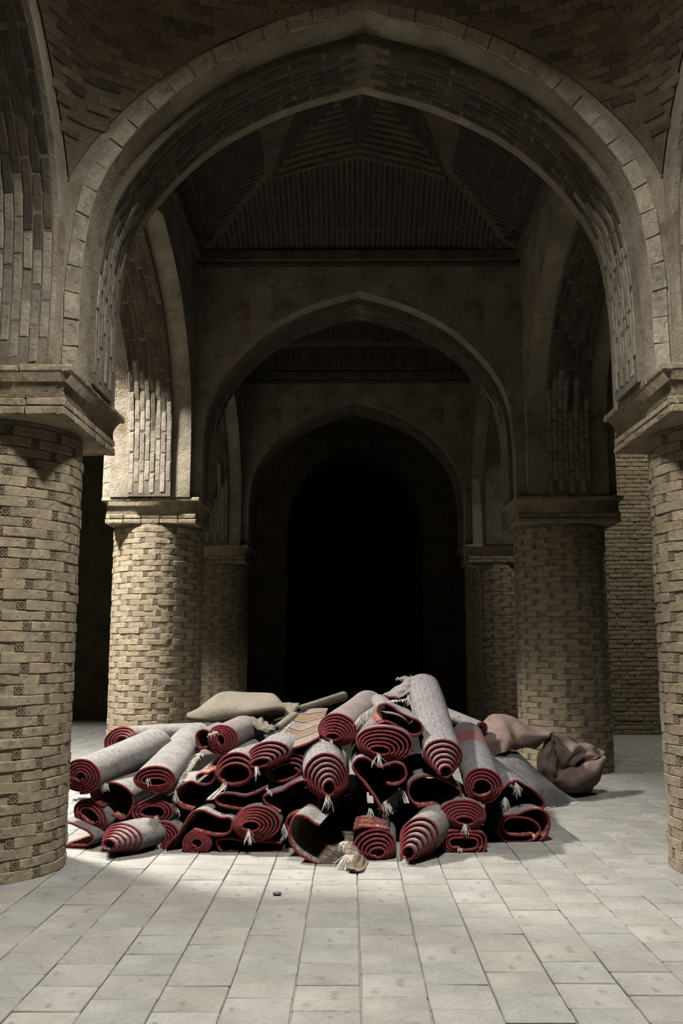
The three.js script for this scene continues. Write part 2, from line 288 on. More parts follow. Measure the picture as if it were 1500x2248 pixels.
// arches and the walls over them -----------------------------------------------------------------
// s runs along the span, t across the thickness; map turns (s, y, t) into the hall
function arch(label, group, along, c, line, half, o = {}) {
  const ar = thing('brick_arch', label, 'arch', group);
  const map = along === 'x' ? (s, y, t) => V(c + s, y, -line + t) : (s, y, t) => V(line + t, y, -c - s);
  const ex = o.ex ?? half + .12, T = .47, cur = fullCurve(36, half), top = o.top ?? WALLTOP;
  const mk = (pts, t0, t1) => { const sh = new THREE.Shape(pts.map(p => new THREE.Vector2(...p))); const g = new THREE.ExtrudeGeometry(sh, { depth: t1 - t0, bevelEnabled: false }); g.translate(0, 0, t0); const p = g.attributes.position, v = V(); for (let i = 0; i < p.count; i++) { v.copy(map(p.getX(i), p.getY(i), p.getZ(i))); p.setXYZ(i, v.x, v.y, v.z); } const n = g.toNonIndexed(); n.computeVertexNormals(); return boxUV(n); };
  part('masonry', mk([[-ex, CAP1], [-ex, top], [ex, top], [ex, CAP1], ...cur.slice().reverse()], -T, T), o.mat ?? MAT.pier, ar);
  const rt = o.rt ?? .25, ix = o.rt ? .015 : .045, iy = o.rt ? .02 : .085, inn = fullCurve(36, half, ix, iy), mid = fullCurve(36, half, -.06, -.08);
  part('inner_ring', mk([...inn, ...mid.reverse()], -rt, rt), MAT.ringMortar, ar);
  if (o.bricks) { // long bricks set lengthwise along the underside
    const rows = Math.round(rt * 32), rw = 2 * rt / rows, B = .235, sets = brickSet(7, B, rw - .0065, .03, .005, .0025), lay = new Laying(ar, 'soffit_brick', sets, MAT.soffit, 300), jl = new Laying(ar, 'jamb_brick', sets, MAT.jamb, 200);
    const fine = fullCurve(200, half, ix, iy), len = [0]; for (let i = 1; i < fine.length; i++) len.push(len[i - 1] + Math.hypot(fine[i][0] - fine[i - 1][0], fine[i][1] - fine[i - 1][1]));
    const pt = L0 => { let i = 1; while (i < len.length - 1 && len[i] < L0) i++; const f = (L0 - len[i - 1]) / (len[i] - len[i - 1]); return [lerp(fine[i - 1][0], fine[i][0], f), lerp(fine[i - 1][1], fine[i][1], f), i]; };
    const tot = len[len.length - 1], cnt = Math.floor(tot / B);
    for (let r = 0; r < rows; r++) for (let k = 0; k < cnt; k++) {
      const l = (k + .5 + (r & 1 ? .25 : -.2)) * tot / cnt + rr(-.02, .02); if (l < .11 || l > tot - .11) continue;
      const a = pt(l - .1), b = pt(l + .1), m = pt(l); if (Math.abs(m[0]) < .1) continue;
      const t = -rt + (r + .5) * rw, A = map(a[0], a[1], t), Bq = map(b[0], b[1], t), P = map((a[0] + b[0]) / 2, (a[1] + b[1]) / 2, t), U = Bq.clone().sub(A);
      const N = map(-(b[1] - a[1]), b[0] - a[0], 0).sub(map(0, 0, 0)).multiplyScalar(-1);
      const q = P.clone().project(camera), vis = Math.abs(q.x) < 1.05 && Math.abs(q.y) < 1.05 && q.z < 1 && N.dot(camera.position.clone().sub(P)) > 0;
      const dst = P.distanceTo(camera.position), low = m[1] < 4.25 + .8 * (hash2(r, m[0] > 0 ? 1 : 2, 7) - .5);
      P.addScaledVector(N.normalize(), -.010 + rr(-.003, .003));
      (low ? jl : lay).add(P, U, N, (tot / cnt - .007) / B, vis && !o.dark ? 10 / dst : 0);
    }
    lay.build(); jl.build();
  }
  if (o.rim) { // voussoirs on the faces of the outer ring
    for (const sd of o.rim) {
      const a0 = fullCurve(120, half, .0, .0), a1 = fullCurve(120, half, -.10, -.115);
      for (let i = 0; i < a0.length - 6; i += 6) {
        const q0 = a0[i], q1 = a0[i + 6], q2 = a1[i + 6], q3 = a1[i], off = rr(0, .006), e = .06;
        const pts = []; const pz = [[q0, .0], [q1, 0], [q2, 0], [q3, 0]];
        const cx = (q0[0] + q1[0] + q2[0] + q3[0]) / 4, cy = (q0[1] + q1[1] + q2[1] + q3[1]) / 4;
        for (const [p] of pz) { const jx = rr(-.006, .006), jy = rr(-.006, .006); const X = lerp(p[0], cx, .012) + jx, Y = lerp(p[1], cy, .012) + jy; pts.push(map(X, Y, sd * (T - .01)), map(X, Y, sd * (T + .004 + off)), map(lerp(X, cx, e), lerp(Y, cy, e), sd * (T + .008 + off + rr(0, .004)))); }
        part('voussoir', boxUV(new ConvexGeometry(pts)), MAT.rim[(i / 6) % 3], ar);
      }
    }
  }
  return ar;
}
const XW = -7.275, XE = 7.455, midD = (a, b) => (a + b) / 2;
arch('wide pointed brick arch framing the carpet pile, springing from the two large columns', null, 'x', XC, ROW[1], HALF, { bricks: true, rim: [1], top: 6.5 });
arch('dark pointed arch between the second pair of columns, behind the carpets', null, 'x', XC, ROW[2], HALF, { bricks: true });
arch('third pointed arch, almost lost in the dark behind the second', null, 'x', XC, ROW[3], HALF, {});
const hN = (ROW[1] - ROW[0]) / 2 - .59;
arch('side arch over the left edge column coming towards the viewer', null, 'z', midD(ROW[0], ROW[1]), XL, hN, { bricks: true, rt: .44 });
arch('side arch over the right edge column coming towards the viewer', null, 'z', midD(ROW[0], ROW[1]), XR, hN, { bricks: true, rt: .44 });
arch('side arch between the left edge column and the brightly lit column', null, 'z', midD(ROW[1], ROW[2]), XL, (ROW[2] - ROW[1]) / 2 - .59, { bricks: true });
arch('side arch between the right edge column and the dim column behind it', null, 'z', midD(ROW[1], ROW[2]), XR, (ROW[2] - ROW[1]) / 2 - .59, { bricks: true });
arch('side arch behind the brightly lit column, in the dark', null, 'z', midD(ROW[2], ROW[3]), XL, (ROW[3] - ROW[2]) / 2 - .59, { bricks: true });
arch('side arch behind the dim right column, in the dark', null, 'z', midD(ROW[2], ROW[3]), XR, (ROW[3] - ROW[2]) / 2 - .59, {});
arch('arch crossing the left aisle beside the brightly lit column', null, 'x', midD(XL, XW), ROW[2], HALF, { rim: [1] });
arch('arch crossing the right aisle beside the dim column', null, 'x', midD(XR, XE), ROW[2], HALF, {});
arch('arch crossing the left aisle beside the left edge column', null, 'x', midD(XL, XW), ROW[1], HALF, {});
arch('arch crossing the right aisle beside the right edge column', null, 'x', midD(XR, XE), ROW[1], HALF, {});

// vaults -----------------------------------------------------------------------------------------
function gridGeo(nu, nv, fn, uvf) { // fn(u,v) -> Vector3
  const pos = [], uv = [], idx = []; for (let j = 0; j <= nv; j++) for (let i = 0; i <= nu; i++) { const p = fn(i / nu, j / nv); pos.push(p.x, p.y, p.z); const q = uvf ? uvf(i / nu, j / nv, p) : [p.x, p.z]; uv.push(q[0], q[1]); }
  for (let j = 0; j < nv; j++) for (let i = 0; i < nu; i++) { const a = j * (nu + 1) + i; idx.push(a, a + 1, a + nu + 2, a, a + nu + 2, a + nu + 1); }
  const g = new THREE.BufferGeometry(); g.setAttribute('position', new THREE.Float32BufferAttribute(pos, 3)); g.setAttribute('uv', new THREE.Float32BufferAttribute(uv, 2)); g.setIndex(idx); g.computeVertexNormals(); return g;
}
const glow = () => new THREE.MeshStandardMaterial({ color: 0xffffff, emissive: DAY, emissiveIntensity: 3, roughness: .5 });
function oculus(x, d, y, r, sh, label) { // glazed hole at the top of a dome, light comes down through it
  const s = thing('oculus_window', label, 'skylight', null, 'structure');
  const ring = new THREE.LatheGeometry([[r * 1.13, -sh], [r * 1.13 + .1, -sh], [r * 1.13 + .1, .1], [r * 1.13, .1], [r * 1.13, -sh]].map(p => new THREE.Vector2(...p)), 40); ring.translate(x, y, -d); part('added_shaft', ring, MAT.vaultMortar, s);  // unseen shaft wall, added to keep slanting light off the columns behind
  const pane = new THREE.CylinderGeometry(r * 1.13, r * 1.13, .01, 40); pane.translate(x, y + .02, -d); part('glazing', pane, glow(), s);
}
// dome over a square bay: starts at the wall tops and closes on a round hole (or a point)
function dome(name, label, x0, x1, d0, d1, y0, y1, ox, od, orad, thick = .14) {
  const c = thing(name, label, 'vault', null, 'structure');
  const P = (u, v, lift) => { const a = u * 2 * Math.PI, ca = Math.cos(a), sa = Math.sin(a), m = Math.max(Math.abs(ca), Math.abs(sa)); const sx = ca / m, sz = sa / m; const bx = (x0 + x1) / 2 + sx * (x1 - x0) / 2, bd = (d0 + d1) / 2 + sz * (d1 - d0) / 2; const tx = ox + ca * orad, td = od + sa * orad; const w = 1 - Math.cos(v * Math.PI / 2), h = Math.sin(v * Math.PI / 2); return V(lerp(bx, tx, w), lerp(y0, y1, h) + lift, -lerp(bd, td, w)); };
  part('shell', merge([gridGeo(64, 14, (u, v) => P(u, v, 0)), gridGeo(64, 14, (u, v) => P(u, v, thick))]), MAT.vaultMortar, c);
  return c;
}
// near bay: leaning brick webs above the arch faces, then a dome with the smoke hole
{
  const c = thing('ceiling', 'dim brick vault above the near arch, at the top of the photo', 'vault', null, 'structure');
  const Df = ROW[1] - .47, xl = XL + .47, xr = XR - .47, D0 = ROW[0] + .47, Fy = y => y < 4.55 ? 0 : .5 * (y - 4.55) + .07 * (y - 4.55) ** 2;
  const rimY = halfCurve(120, HALF, -.10, -.115), ry = s => { s = Math.abs(s); let i = 1; while (i < rimY.length - 1 && rimY[i][0] < s) i++; const a = rimY[i - 1], b = rimY[i]; return lerp(a[1], b[1], clamp((s - a[0]) / (b[0] - a[0] || 1), 0, 1)); };
  const half = (xr - xl) / 2, TOPY = 6.1;
  const lean = (s, y, h) => { const e = ry(s / h * HALF); return Math.max(0, Fy(y) - Fy(e) * (1 - .5 * smooth(5.85, 6.1, y)) * .97); };
  // web over the arch in front of us, and the two webs over the side arches
  const webs = [
    { h: half, at: (s, y, k = 0) => V(XC + s, y, -(Df - lean(s, y, half) - .012 - k)) , n: V(0, -.35, 1) , u: V(1, 0, 0)},
    { h: (Df - D0) / 2, at: (s, y, k = 0) => V(xl + lean(s, y, (Df - D0) / 2) + .012 + k, y, -((Df + D0) / 2 + s)), n: V(1, -.35, 0), u: V(0, 0, -1) },
    { h: (Df - D0) / 2, at: (s, y, k = 0) => V(xr - lean(s, y, (Df - D0) / 2) - .012 - k, y, -((Df + D0) / 2 + s)), n: V(-1, -.35, 0), u: V(0, 0, -1) }];
  const sets = brickSet(8, .166, .059, .03, .006, .003);
  webs.forEach((w, wi) => {
    part('web_mortar', gridGeo(60, 40, (u, v) => { const s = (u * 2 - 1) * w.h, yb = Math.max(4.0, ry(s / w.h * HALF) - .02); return w.at(s, lerp(yb, TOPY, v)); }, (u, v, p) => [p.x + p.z, p.y]), MAT.webMortar, c);
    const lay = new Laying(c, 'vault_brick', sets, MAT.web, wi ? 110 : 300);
    for (let y = 4.2, r = 0; y < 6.08; y += .048, r++) for (let s = -w.h + (r & 1 ? .1 : .2); s < w.h; s += .172) {
      const ss = s + rr(-.01, .01); if (ry(ss / w.h * HALF) > y - .03) continue;
      const edge = w.h - Math.abs(ss), hB = wi ? half : (Df - D0) / 2; if (edge < lean(hB - lean(ss, y, w.h), y, hB) + .02) continue;
      const P = w.at(ss, y, -.006), U = w.at(ss + .05, y).sub(w.at(ss - .05, y)), Vv = w.at(ss, y + .03).sub(w.at(ss, y - .03)); let N = U.clone().cross(Vv); if (N.dot(w.n) < 0) N.negate();
      const q = P.clone().project(camera), vis = Math.abs(q.x) < 1.05 && Math.abs(q.y) < 1.05 && q.z < 1;
      lay.add(P, U, N, 1, vis ? 10 / P.distanceTo(camera.position) : 0);
    }
    lay.build();
  });
  const [ox, od, oy, orr, , shaft] = OCULI[0];
  const topX = .95, dm = dome('ceiling', 'crown of the near dome around its smoke hole, above the photo', xl + topX * .55, xr - topX * .55, D0 + .6, Df - .6, 6.0, oy - shaft, ox, od, orr * 1.13 + .05);
  oculus(ox, od, oy, orr, shaft, 'round glazed smoke hole over the near bay, above the photo');
}
// the bay of the carpets: walls up to a ledge, then a low vault of long bricks around a four-pointed star
const bay2 = { x0: XL + .47, x1: XR - .47, d0: ROW[1] + .47, d1: ROW[2] - .47 };
function lowVault(b, rise) { const cx = (b.x0 + b.x1) / 2, cd = (b.d0 + b.d1) / 2, hx = (b.x1 - b.x0) / 2, hd = (b.d1 - b.d0) / 2; return (x, d) => { const u = clamp(Math.abs(x - cx) / hx, 0, 1), w = clamp(Math.abs(d - cd) / hd, 0, 1), k = 6, m = Math.pow((Math.pow(u, k) + Math.pow(w, k)), 1 / k); return WALLTOP + .05 + rise * (1 - Math.pow(Math.min(1, m), 1.75)); }; }
function ledge(c, b) { const pr = .07, g = []; g.push(box(b.x0, b.x1, WALLTOP - .09, WALLTOP + .03, -b.d1, -b.d1 + pr), box(b.x0, b.x1, WALLTOP - .09, WALLTOP + .03, -b.d0 - pr, -b.d0), box(b.x0, b.x0 + pr, WALLTOP - .09, WALLTOP + .03, -b.d1, -b.d0), box(b.x1 - pr, b.x1, WALLTOP - .09, WALLTOP + .03, -b.d1, -b.d0)); g.push(box(b.x0, b.x1, WALLTOP - .17, WALLTOP - .12, -b.d1, -b.d1 + .03)); part('ledge', merge(g), MAT.wall, c); }
{
  const b = bay2, f = lowVault(b, .80), c = thing('ceiling', 'dark star-patterned brick vault over the carpet pile', 'vault', null, 'structure');
  const G = lift => gridGeo(48, 48, (u, v) => { const x = lerp(b.x0, b.x1, u), d = lerp(b.d0, b.d1, v); return V(x, f(x, d) + lift, -d); });
  part('shell', merge([G(.003), G(.16)]), MAT.vaultMortar, c); ledge(c, b);
  const hit = (px, py) => { const r = ray(px, py), o = camera.position; let t0 = b.d0 / -r.z, t1 = b.d1 / -r.z; for (let i = 0; i <= 300; i++) { const t = lerp(t0, t1, i / 300), p = r.clone().multiplyScalar(t).add(o); if (p.y > f(p.x, -p.z)) return p; } return null; };
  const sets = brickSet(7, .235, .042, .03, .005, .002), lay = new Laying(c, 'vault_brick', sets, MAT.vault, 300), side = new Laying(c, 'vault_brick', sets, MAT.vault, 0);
  const norm = p => { const e = .02; return V(f(p.x + e, -p.z) - f(p.x - e, -p.z), -2 * e, f(p.x, -p.z - e) * -1 + f(p.x, -p.z + e)).normalize(); };
  const nrm = (x, d) => { const e = .02, dx = (f(x + e, d) - f(x - e, d)) / (2 * e), dd = (f(x, d + e) - f(x, d - e)) / (2 * e); return V(dx, -1, -dd).normalize(); };
  const run = (p, q, lay, w) => { const n = Math.max(1, Math.round(p.distanceTo(q) / .24)); for (let i = 0; i < n; i++) { const m = p.clone().lerp(q, (i + .5) / n); const d = -m.z; m.y = f(m.x, d); const N = nrm(m.x, d); lay.add(m.clone().addScaledVector(N, -.0095), q.clone().sub(p), N, (p.distanceTo(q) / n - .010) / .235, w); } };
  // star: nested chevrons in two kites and in the point between them, laid out on the crown of the vault (metres from its centre: across, along)
  const cx = XC, cd = (b.d0 + b.d1) / 2, at2 = ([x, d]) => V(cx + x, f(cx + x, cd + d), -(cd + d));
  const st = .054, k2 = (s) => {
    const A = [s * .62, .12], Bq = [s * .20, .10], C = [0, .86], Dq = [s * .98, 1.10];
    const mixp = (p, q, t) => [lerp(p[0], q[0], t), lerp(p[1], q[1], t)];
    for (let i = 0; i < 9; i++) { const t = i / 9.5, D1 = mixp(Dq, Bq, t), A1 = mixp(A, Bq, t), C1 = mixp(C, Bq, t); run(at2(A1), at2(D1), lay, 2); run(at2(D1), at2(C1), lay, 2); }
    for (let i = 0; i < 4; i++) { const t = i * .21; run(at2([s * .20 * (1 - t), .10 - t * .2]), at2([0, .80 * (1 - t * .75)]), lay, 2); }
    for (let i = 0; i < 4; i++) { const y = -.02 - i * .06; run(at2([s * (.16 - i * .03), .06 + y]), at2([s * (.75 - i * .06), .06 - i * .05]), lay, 2); }
  };
  k2(-1); k2(1);
  // long bricks running up the far web, beneath the star, and up the side webs
  for (let x = -1.84; x <= 1.84; x += .062) {
    const lim = Math.abs(x) < .98 ? lerp(.90, 1.14, Math.abs(x) / .98) : Math.max(Math.abs(x) + .05, 1.0);
    const p = at2([x, lim + .02]), q = at2([x, 1.99]); if (lim < 1.9) run(p, q, lay, 1.5 - Math.abs(x) * .2);
  }
  for (const s of [-1, 1]) for (let d = -1.9; d <= 1.9; d += .062) { const lim = Math.max(Math.abs(d) + .05, 1.05); if (lim < 1.95) run(at2([s * lim, d]), at2([s * 2.0, d]), side, 0); }
  lay.build(); side.build();
}
{
  const b = { x0: XL + .47, x1: XR - .47, d0: ROW[2] + .47, d1: ROW[3] - .47 }, f = lowVault(b, .8), c = thing('ceiling', 'black vault behind the second arch, with faint upright bricks', 'vault', null, 'structure');
  const G = lift => gridGeo(36, 36, (u, v) => { const x = lerp(b.x0, b.x1, u), d = lerp(b.d0, b.d1, v); return V(x, f(x, d) + lift, -d); });
  part('shell', merge([G(.003), G(.16)]), MAT.vaultMortar, c); ledge(c, b);
  const lay = new Laying(c, 'vault_brick', brickSet(5, .47, .042, .03, .005, .002), MAT.vault, 0);
  for (let x = b.x0 + .05; x < b.x1; x += .064) for (let k = 0; k < 2; k++) { const d = b.d1 - .27 - k * .5, e = .05, N = V(0, -1, -(f(x, d + e) - f(x, d - e)) / (2 * e)); lay.add(V(x, f(x, d) - .004, -d), V(0, f(x, d + e) - f(x, d - e), -2 * e), N, 1, 0); }
  lay.build();
}
{ const [ox, od, oy, orr, , shaft] = OCULI[1]; dome('ceiling', 'dome over the left aisle with the smoke hole that lights the bright column', XW, XL - .47, ROW[1] + .47, ROW[2] - .47, 6.1, oy - shaft, ox, od, orr * 1.13 + .05); oculus(ox, od, oy, orr, shaft, 'round glazed smoke hole over the left aisle, outside the photo'); }
{ const [ox, od, oy, orr, , shaft] = OCULI[2]; dome('ceiling', 'dome over the right aisle in the background with a small smoke hole', XR + .47, XE, ROW[2] + .47, 15.4, 6.1, oy - shaft, ox, od, orr * 1.13 + .05); oculus(ox, od, oy, orr, shaft, 'small glazed smoke hole over the background right aisle, outside the photo'); }
for (const [label, x0, x1, d0, d1] of [
  ['plain vault over the right aisle beside the carpets, outside the photo', XR + .47, XE, ROW[1] + .47, ROW[2] - .47],
  ['plain vault over the left aisle in the background, outside the photo', XW, XL - .47, ROW[2] + .47, ROW[3] - .47],
    ['plain vault over the near left aisle, outside the photo', XW, XL - .47, ROW[0] + .47, ROW[1] - .47],
  ['plain vault over the near right aisle, outside the photo', XR + .47, XE, ROW[0] + .47, ROW[1] - .47]])
  dome('ceiling', label, x0, x1, d0, d1, 6.1, 7.1, (x0 + x1) / 2, (d0 + d1) / 2, .01);
function structure(name, label, geo, m) { const o = part(numbered(name), geo, m, scene, 'structure'); o.userData.label = label; o.userData.category = name.split('_')[0]; return o; }
structure('ceiling', 'flat ceiling over the hall behind the camera, outside the photo', box(XW - .4, XE + .4, 6.2, 6.5, -ROW[0] - .47, 5), MAT.wall);
structure('ceiling', 'flat ceiling over the far dark end of the hall', box(XW - .4, XE + .4, 6.2, 6.5, -27.5, -ROW[3] - .47), MAT.wall);
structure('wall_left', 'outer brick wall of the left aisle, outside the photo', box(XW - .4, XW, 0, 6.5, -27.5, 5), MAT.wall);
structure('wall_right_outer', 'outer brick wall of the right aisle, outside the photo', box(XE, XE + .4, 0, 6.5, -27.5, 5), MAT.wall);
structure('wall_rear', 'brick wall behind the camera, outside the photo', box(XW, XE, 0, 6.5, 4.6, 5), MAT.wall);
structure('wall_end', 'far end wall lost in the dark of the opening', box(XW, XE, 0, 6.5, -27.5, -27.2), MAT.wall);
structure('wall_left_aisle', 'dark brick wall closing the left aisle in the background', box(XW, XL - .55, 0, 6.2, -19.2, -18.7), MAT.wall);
// far doorway wall between the fourth pair of piers
{
  const w = thing('wall_back', 'black wall with a tall pointed opening at the far end', 'wall', null, 'structure'), d = ROW[4];
  const half = 1.55, cur = fullCurve(30, half).map(p => [p[0], CAP1 + (p[1] - CAP1) * 1.12]), pts = [[-half, 0], ...cur, [half, 0], [4.9, 0], [4.9, 6.2], [-4.9, 6.2], [-4.9, 0]];
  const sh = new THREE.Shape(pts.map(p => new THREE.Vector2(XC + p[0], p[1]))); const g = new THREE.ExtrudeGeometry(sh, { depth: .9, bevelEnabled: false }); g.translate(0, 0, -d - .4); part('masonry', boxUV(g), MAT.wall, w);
  for (const s of [-1, 1]) part('impost', box(XC + s * (half + .28) - .32, XC + s * (half + .28) + .32, CAP0 - .1, CAP0 + .15, -d + .4, -d + .56), MAT.wall, w);
}
// brick wall closing the right aisle
{
  const w = thing('wall_right', 'dim brick wall with level courses, between the dim column and the right edge column', 'wall', null, 'structure'), d = 15.4;
  part('backing', box(XR + .5, XE, 0, 6.2, -d - .4, -d), MAT.mortar, w);
  const lay = new Laying(w, 'brick', brickSet(8, .236, .0655, .04, .008, .004), MAT.wallBrick, 300);
  for (let r = 0; r < 84; r++) for (let x = 3.1 + (r & 1 ? .12 : 0); x < 7.3; x += .245) {
    const P = V(x + rr(-.01, .01), .04 + r * .0735, -d - .006 + rr(-.005, .005)), q = P.clone().project(camera), px = (q.x + 1) * 750, py = (1 - q.y) * 1124;
    lay.add(P, V(1, 0, 0), V(0, 0, 1), 1, px > 1290 && px < 1440 && py > 900 && py < 1640 ? 1 : 0);
  }
  lay.build();
}
// thin pipe running down beside the background pier
{
  const pts = [[1017, 800], [1020, 1150], [1022, 1236], [1028, 1243], [1044, 1244], [1050, 1250], [1056, 1420], [1063, 1568]].map(p => at(p[0], p[1], 15.35));
  const o = part(numbered('wall_pipe'), new THREE.TubeGeometry(new THREE.CatmullRomCurve3(pts, false, 'centripetal'), 80, .009, 8), MAT.metal, scene); o.userData = { label: 'thin pipe running down the dark pier with a sideways jog', category: 'pipe' };
}
// ------------------------------------------------------------------ the carpet pile
// crop windows of the photograph in which outlines were measured: [left, top, pixels per unit]
const WIN = { a: [140, 1460, .28], b: [440, 1460, .28], c: [740, 1460, .28], d: [980, 1520, .28], e: [400, 1490, .25333], f: [980, 1540, .25333], g: [600, 1760, .16], z: [0, 0, .28] };
const pxy = (w, p) => [WIN[w][0] + p[0] * WIN[w][2], WIN[w][1] + p[1] * WIN[w][2]];
function strands(list, r = .0016) { // [root, direction, length] -> loose threads that droop
  const pos = [];
  for (const [p, d, len] of list) {
    const dd = d.clone().normalize(), sd = V(rr(-1, 1), rr(-1, 1), rr(-1, 1)).cross(dd).normalize(), sd2 = sd.clone().cross(dd); let prev = null;
    const q = p.clone(), v = dd.clone(), n = 4;
    for (let i = 0; i <= n; i++) {
      const w = r * (i === n ? .5 : 1), ring = [0, 1, 2].map(k => q.clone().addScaledVector(sd, w * Math.cos(k * 2.094)).addScaledVector(sd2, w * Math.sin(k * 2.094)));
      if (prev) for (let k = 0; k < 3; k++) { const A = prev[k], B = prev[(k + 1) % 3], C = ring[(k + 1) % 3], D = ring[k]; for (const z of [A, B, C, A, C, D]) pos.push(z.x, z.y, z.z); }
      prev = ring; v.y -= .3; v.x += rr(-.45, .45); v.z += rr(-.25, .25); q.addScaledVector(v.clone().normalize(), len / n); if (q.y < .006) q.y = .006;
    }
  }
  const g = new THREE.BufferGeometry(); g.setAttribute('position', new THREE.Float32BufferAttribute(pos, 3)); g.computeVertexNormals();
  g.setAttribute('uv', new THREE.Float32BufferAttribute(new Float32Array(pos.length / 3 * 2), 2)); return g;
}
function fringeAlong(parent, A, B, dir, len, n) { const l = []; for (let i = 0; i < n; i++) { const t = (i + rnd()) / n; l.push([A.clone().lerp(B, t), dir.clone().add(V(rr(-.35, .35), rr(-.3, .3), rr(-.2, .2))), len * rr(.6, 1.2)]); } return part('fringe', strands(l), MAT.fringe, parent); }
function tuft(parent, P, len, n = 16, dir = V(0, -.6, .6)) { const l = []; for (let i = 0; i < n; i++) l.push([P.clone().add(V(rr(-.012, .012), rr(-.008, .008), rr(-.004, .012))), dir.clone().add(V(rr(-.5, .5), rr(-.4, .3), rr(-.2, .4))), len * rr(.5, 1.2)]); return part('fringe', strands(l), MAT.fringe, parent); }
// one carpet, rolled or folded over: a thick strip whose section is the measured line
function rug(label, o) {
  const w = o.w, th = o.th ?? .0145;
  let path = [];
  if (o.path) {
    const cr = new THREE.CatmullRomCurve3(o.path.map(p => V(...pxy(w, p), 0)), false, 'centripetal'), N = Math.max(50, o.path.length * 6);
    path = cr.getSpacedPoints(N).map((p, i) => [p.x, p.y, o.tele ? i / N : 1]);
  } else {
    const [c0, r0, c1, r1] = [o.c0, o.r0, o.c1 ?? o.c0, o.r1], N = Math.round(o.turns * 40), rot = (o.rot ?? 0) * Math.PI / 180, e = o.sq ?? 1, s = o.cw ? -1 : 1, ph = rnd() * 6;
    for (let i = 0; i <= N; i++) {
      const t = i / N, a = (o.a0 ?? 95 - (o.rot ?? 0) - 360 * o.turns) * Math.PI / 180 + s * 2 * Math.PI * o.turns * t, pw = (q) => Math.sign(q) * Math.pow(Math.abs(q), e), wob = 1 + .03 * Math.sin(2 * a + ph) + .02 * Math.sin(3 * a + ph * 2);
      const X = pw(Math.cos(a)) * lerp(r0[0], r1[0], t) * wob, Y = pw(Math.sin(a)) * lerp(r0[1], r1[1], t) * wob;
      path.push([...pxy(w, [lerp(c0[0], c1[0], t) + X * Math.cos(rot) - Y * Math.sin(rot), lerp(c0[1], c1[1], t) + X * Math.sin(rot) + Y * Math.cos(rot)]), t]);
    }
    if (o.tail) path.push(...o.tail.map(p => [...pxy(w, p), 1]));
  }
  const mean = [0, 1].map(k => path.reduce((s, p) => s + p[k], 0) / path.length);
  const p0 = at(mean[0], mean[1], o.D);
  let n, len = o.len ?? .95;
  if (o.b) { const q = at(...pxy(w, o.b), o.b[2]); n = q.clone().sub(p0); len = o.len ?? n.length(); n.normalize(); } else n = V(o.dir?.[0] ?? 0, o.dir?.[1] ?? .0, -1).normalize();
  const E1 = V(0, 1, 0).cross(n).normalize().negate(), E2 = n.clone().cross(E1).normalize(); if (E2.y < 0) E2.negate();
  const tele = o.tele ?? .015;
  const Q = path.map(([x, y, t]) => { const a = -tele * (1 - t), P = onPlane(x, y, p0.clone().addScaledVector(n, a), n).sub(p0); return [P.dot(E1), P.dot(E2), a + .006 * (rnd() - .5)]; });
  const nP = Q.length, T = Q.map((q, i) => { const a = Q[Math.max(0, i - 1)], b = Q[Math.min(nP - 1, i + 1)], l = Math.hypot(b[0] - a[0], b[1] - a[1]) || 1; return [(b[0] - a[0]) / l, (b[1] - a[1]) / l]; });
  const cx = Q.reduce((s, q) => s + q[0], 0) / nP, cy = Q.reduce((s, q) => s + q[1], 0) / nP;
  let sg = Q.reduce((s, q, i) => s + (-T[i][1]) * (q[0] - cx) + T[i][0] * (q[1] - cy), 0) >= 0 ? 1 : -1; if (o.flip) sg = -sg;
  const Nn = T.map(t => [-t[1] * sg, t[0] * sg]), arc = [0]; for (let i = 1; i < nP; i++) arc.push(arc[i - 1] + Math.hypot(Q[i][0] - Q[i - 1][0], Q[i][1] - Q[i - 1][1]));
  const wp = rnd() * 6, W3 = (i, off, a) => { const s = 1 + .035 * Math.sin(a * 3.1 + wp) * smooth(0, .5, a) + (o.flare ?? 0) * smooth(0, len, a); return p0.clone().addScaledVector(E1, cx + (Q[i][0] - cx + Nn[i][0] * off) * s).addScaledVector(E2, cy + (Q[i][1] - cy + Nn[i][1] * off) * s).addScaledVector(n, a); };
  const low = p => { if (p.y < .004) p.y = .004 + .2 * 0; return p; };
  const g = thing('rolled_carpet', label, o.cat ?? 'carpet', 'carpets heaped in the pile');
  const Mj = 8, uo = rnd() * 3, surf = off => gridGeo(nP - 1, Mj, (u, v) => { const i = Math.round(u * (nP - 1)); return low(W3(i, off, lerp(Q[i][2], len, v))); }, (u, v) => { const i = Math.round(u * (nP - 1)); return [arc[i] + uo, lerp(Q[i][2], len, v) + uo]; });
  part('backing', surf(th / 2), o.mat ?? MAT.back[o.back ?? 0], g);
  part('pile', surf(-th / 2), o.pile ?? MAT.pile, g);
  const tr = th * .6, ring = 8, bind = gridGeo(nP - 1, ring, (u, v) => { const i = Math.round(u * (nP - 1)), a = v * 2 * Math.PI; return low(W3(i, Math.cos(a) * tr, Q[i][2] + Math.sin(a) * tr)); }, (u, v) => { const i = Math.round(u * (nP - 1)); return [arc[i], v * .03]; });
  const far = gridGeo(nP - 1, 1, (u, v) => { const i = Math.round(u * (nP - 1)); return low(W3(i, (v - .5) * th, len)); });
  part('edge_binding', merge([bind, far]), o.bind ?? MAT.red, g);
  const ends = merge([0, nP - 1].map(i => gridGeo(1, Mj, (u, v) => low(W3(i, (u - .5) * th, lerp(Q[i][2], len, v)))))); const eb = part('end_band', ends, o.mat ?? MAT.back[o.back ?? 0], g);
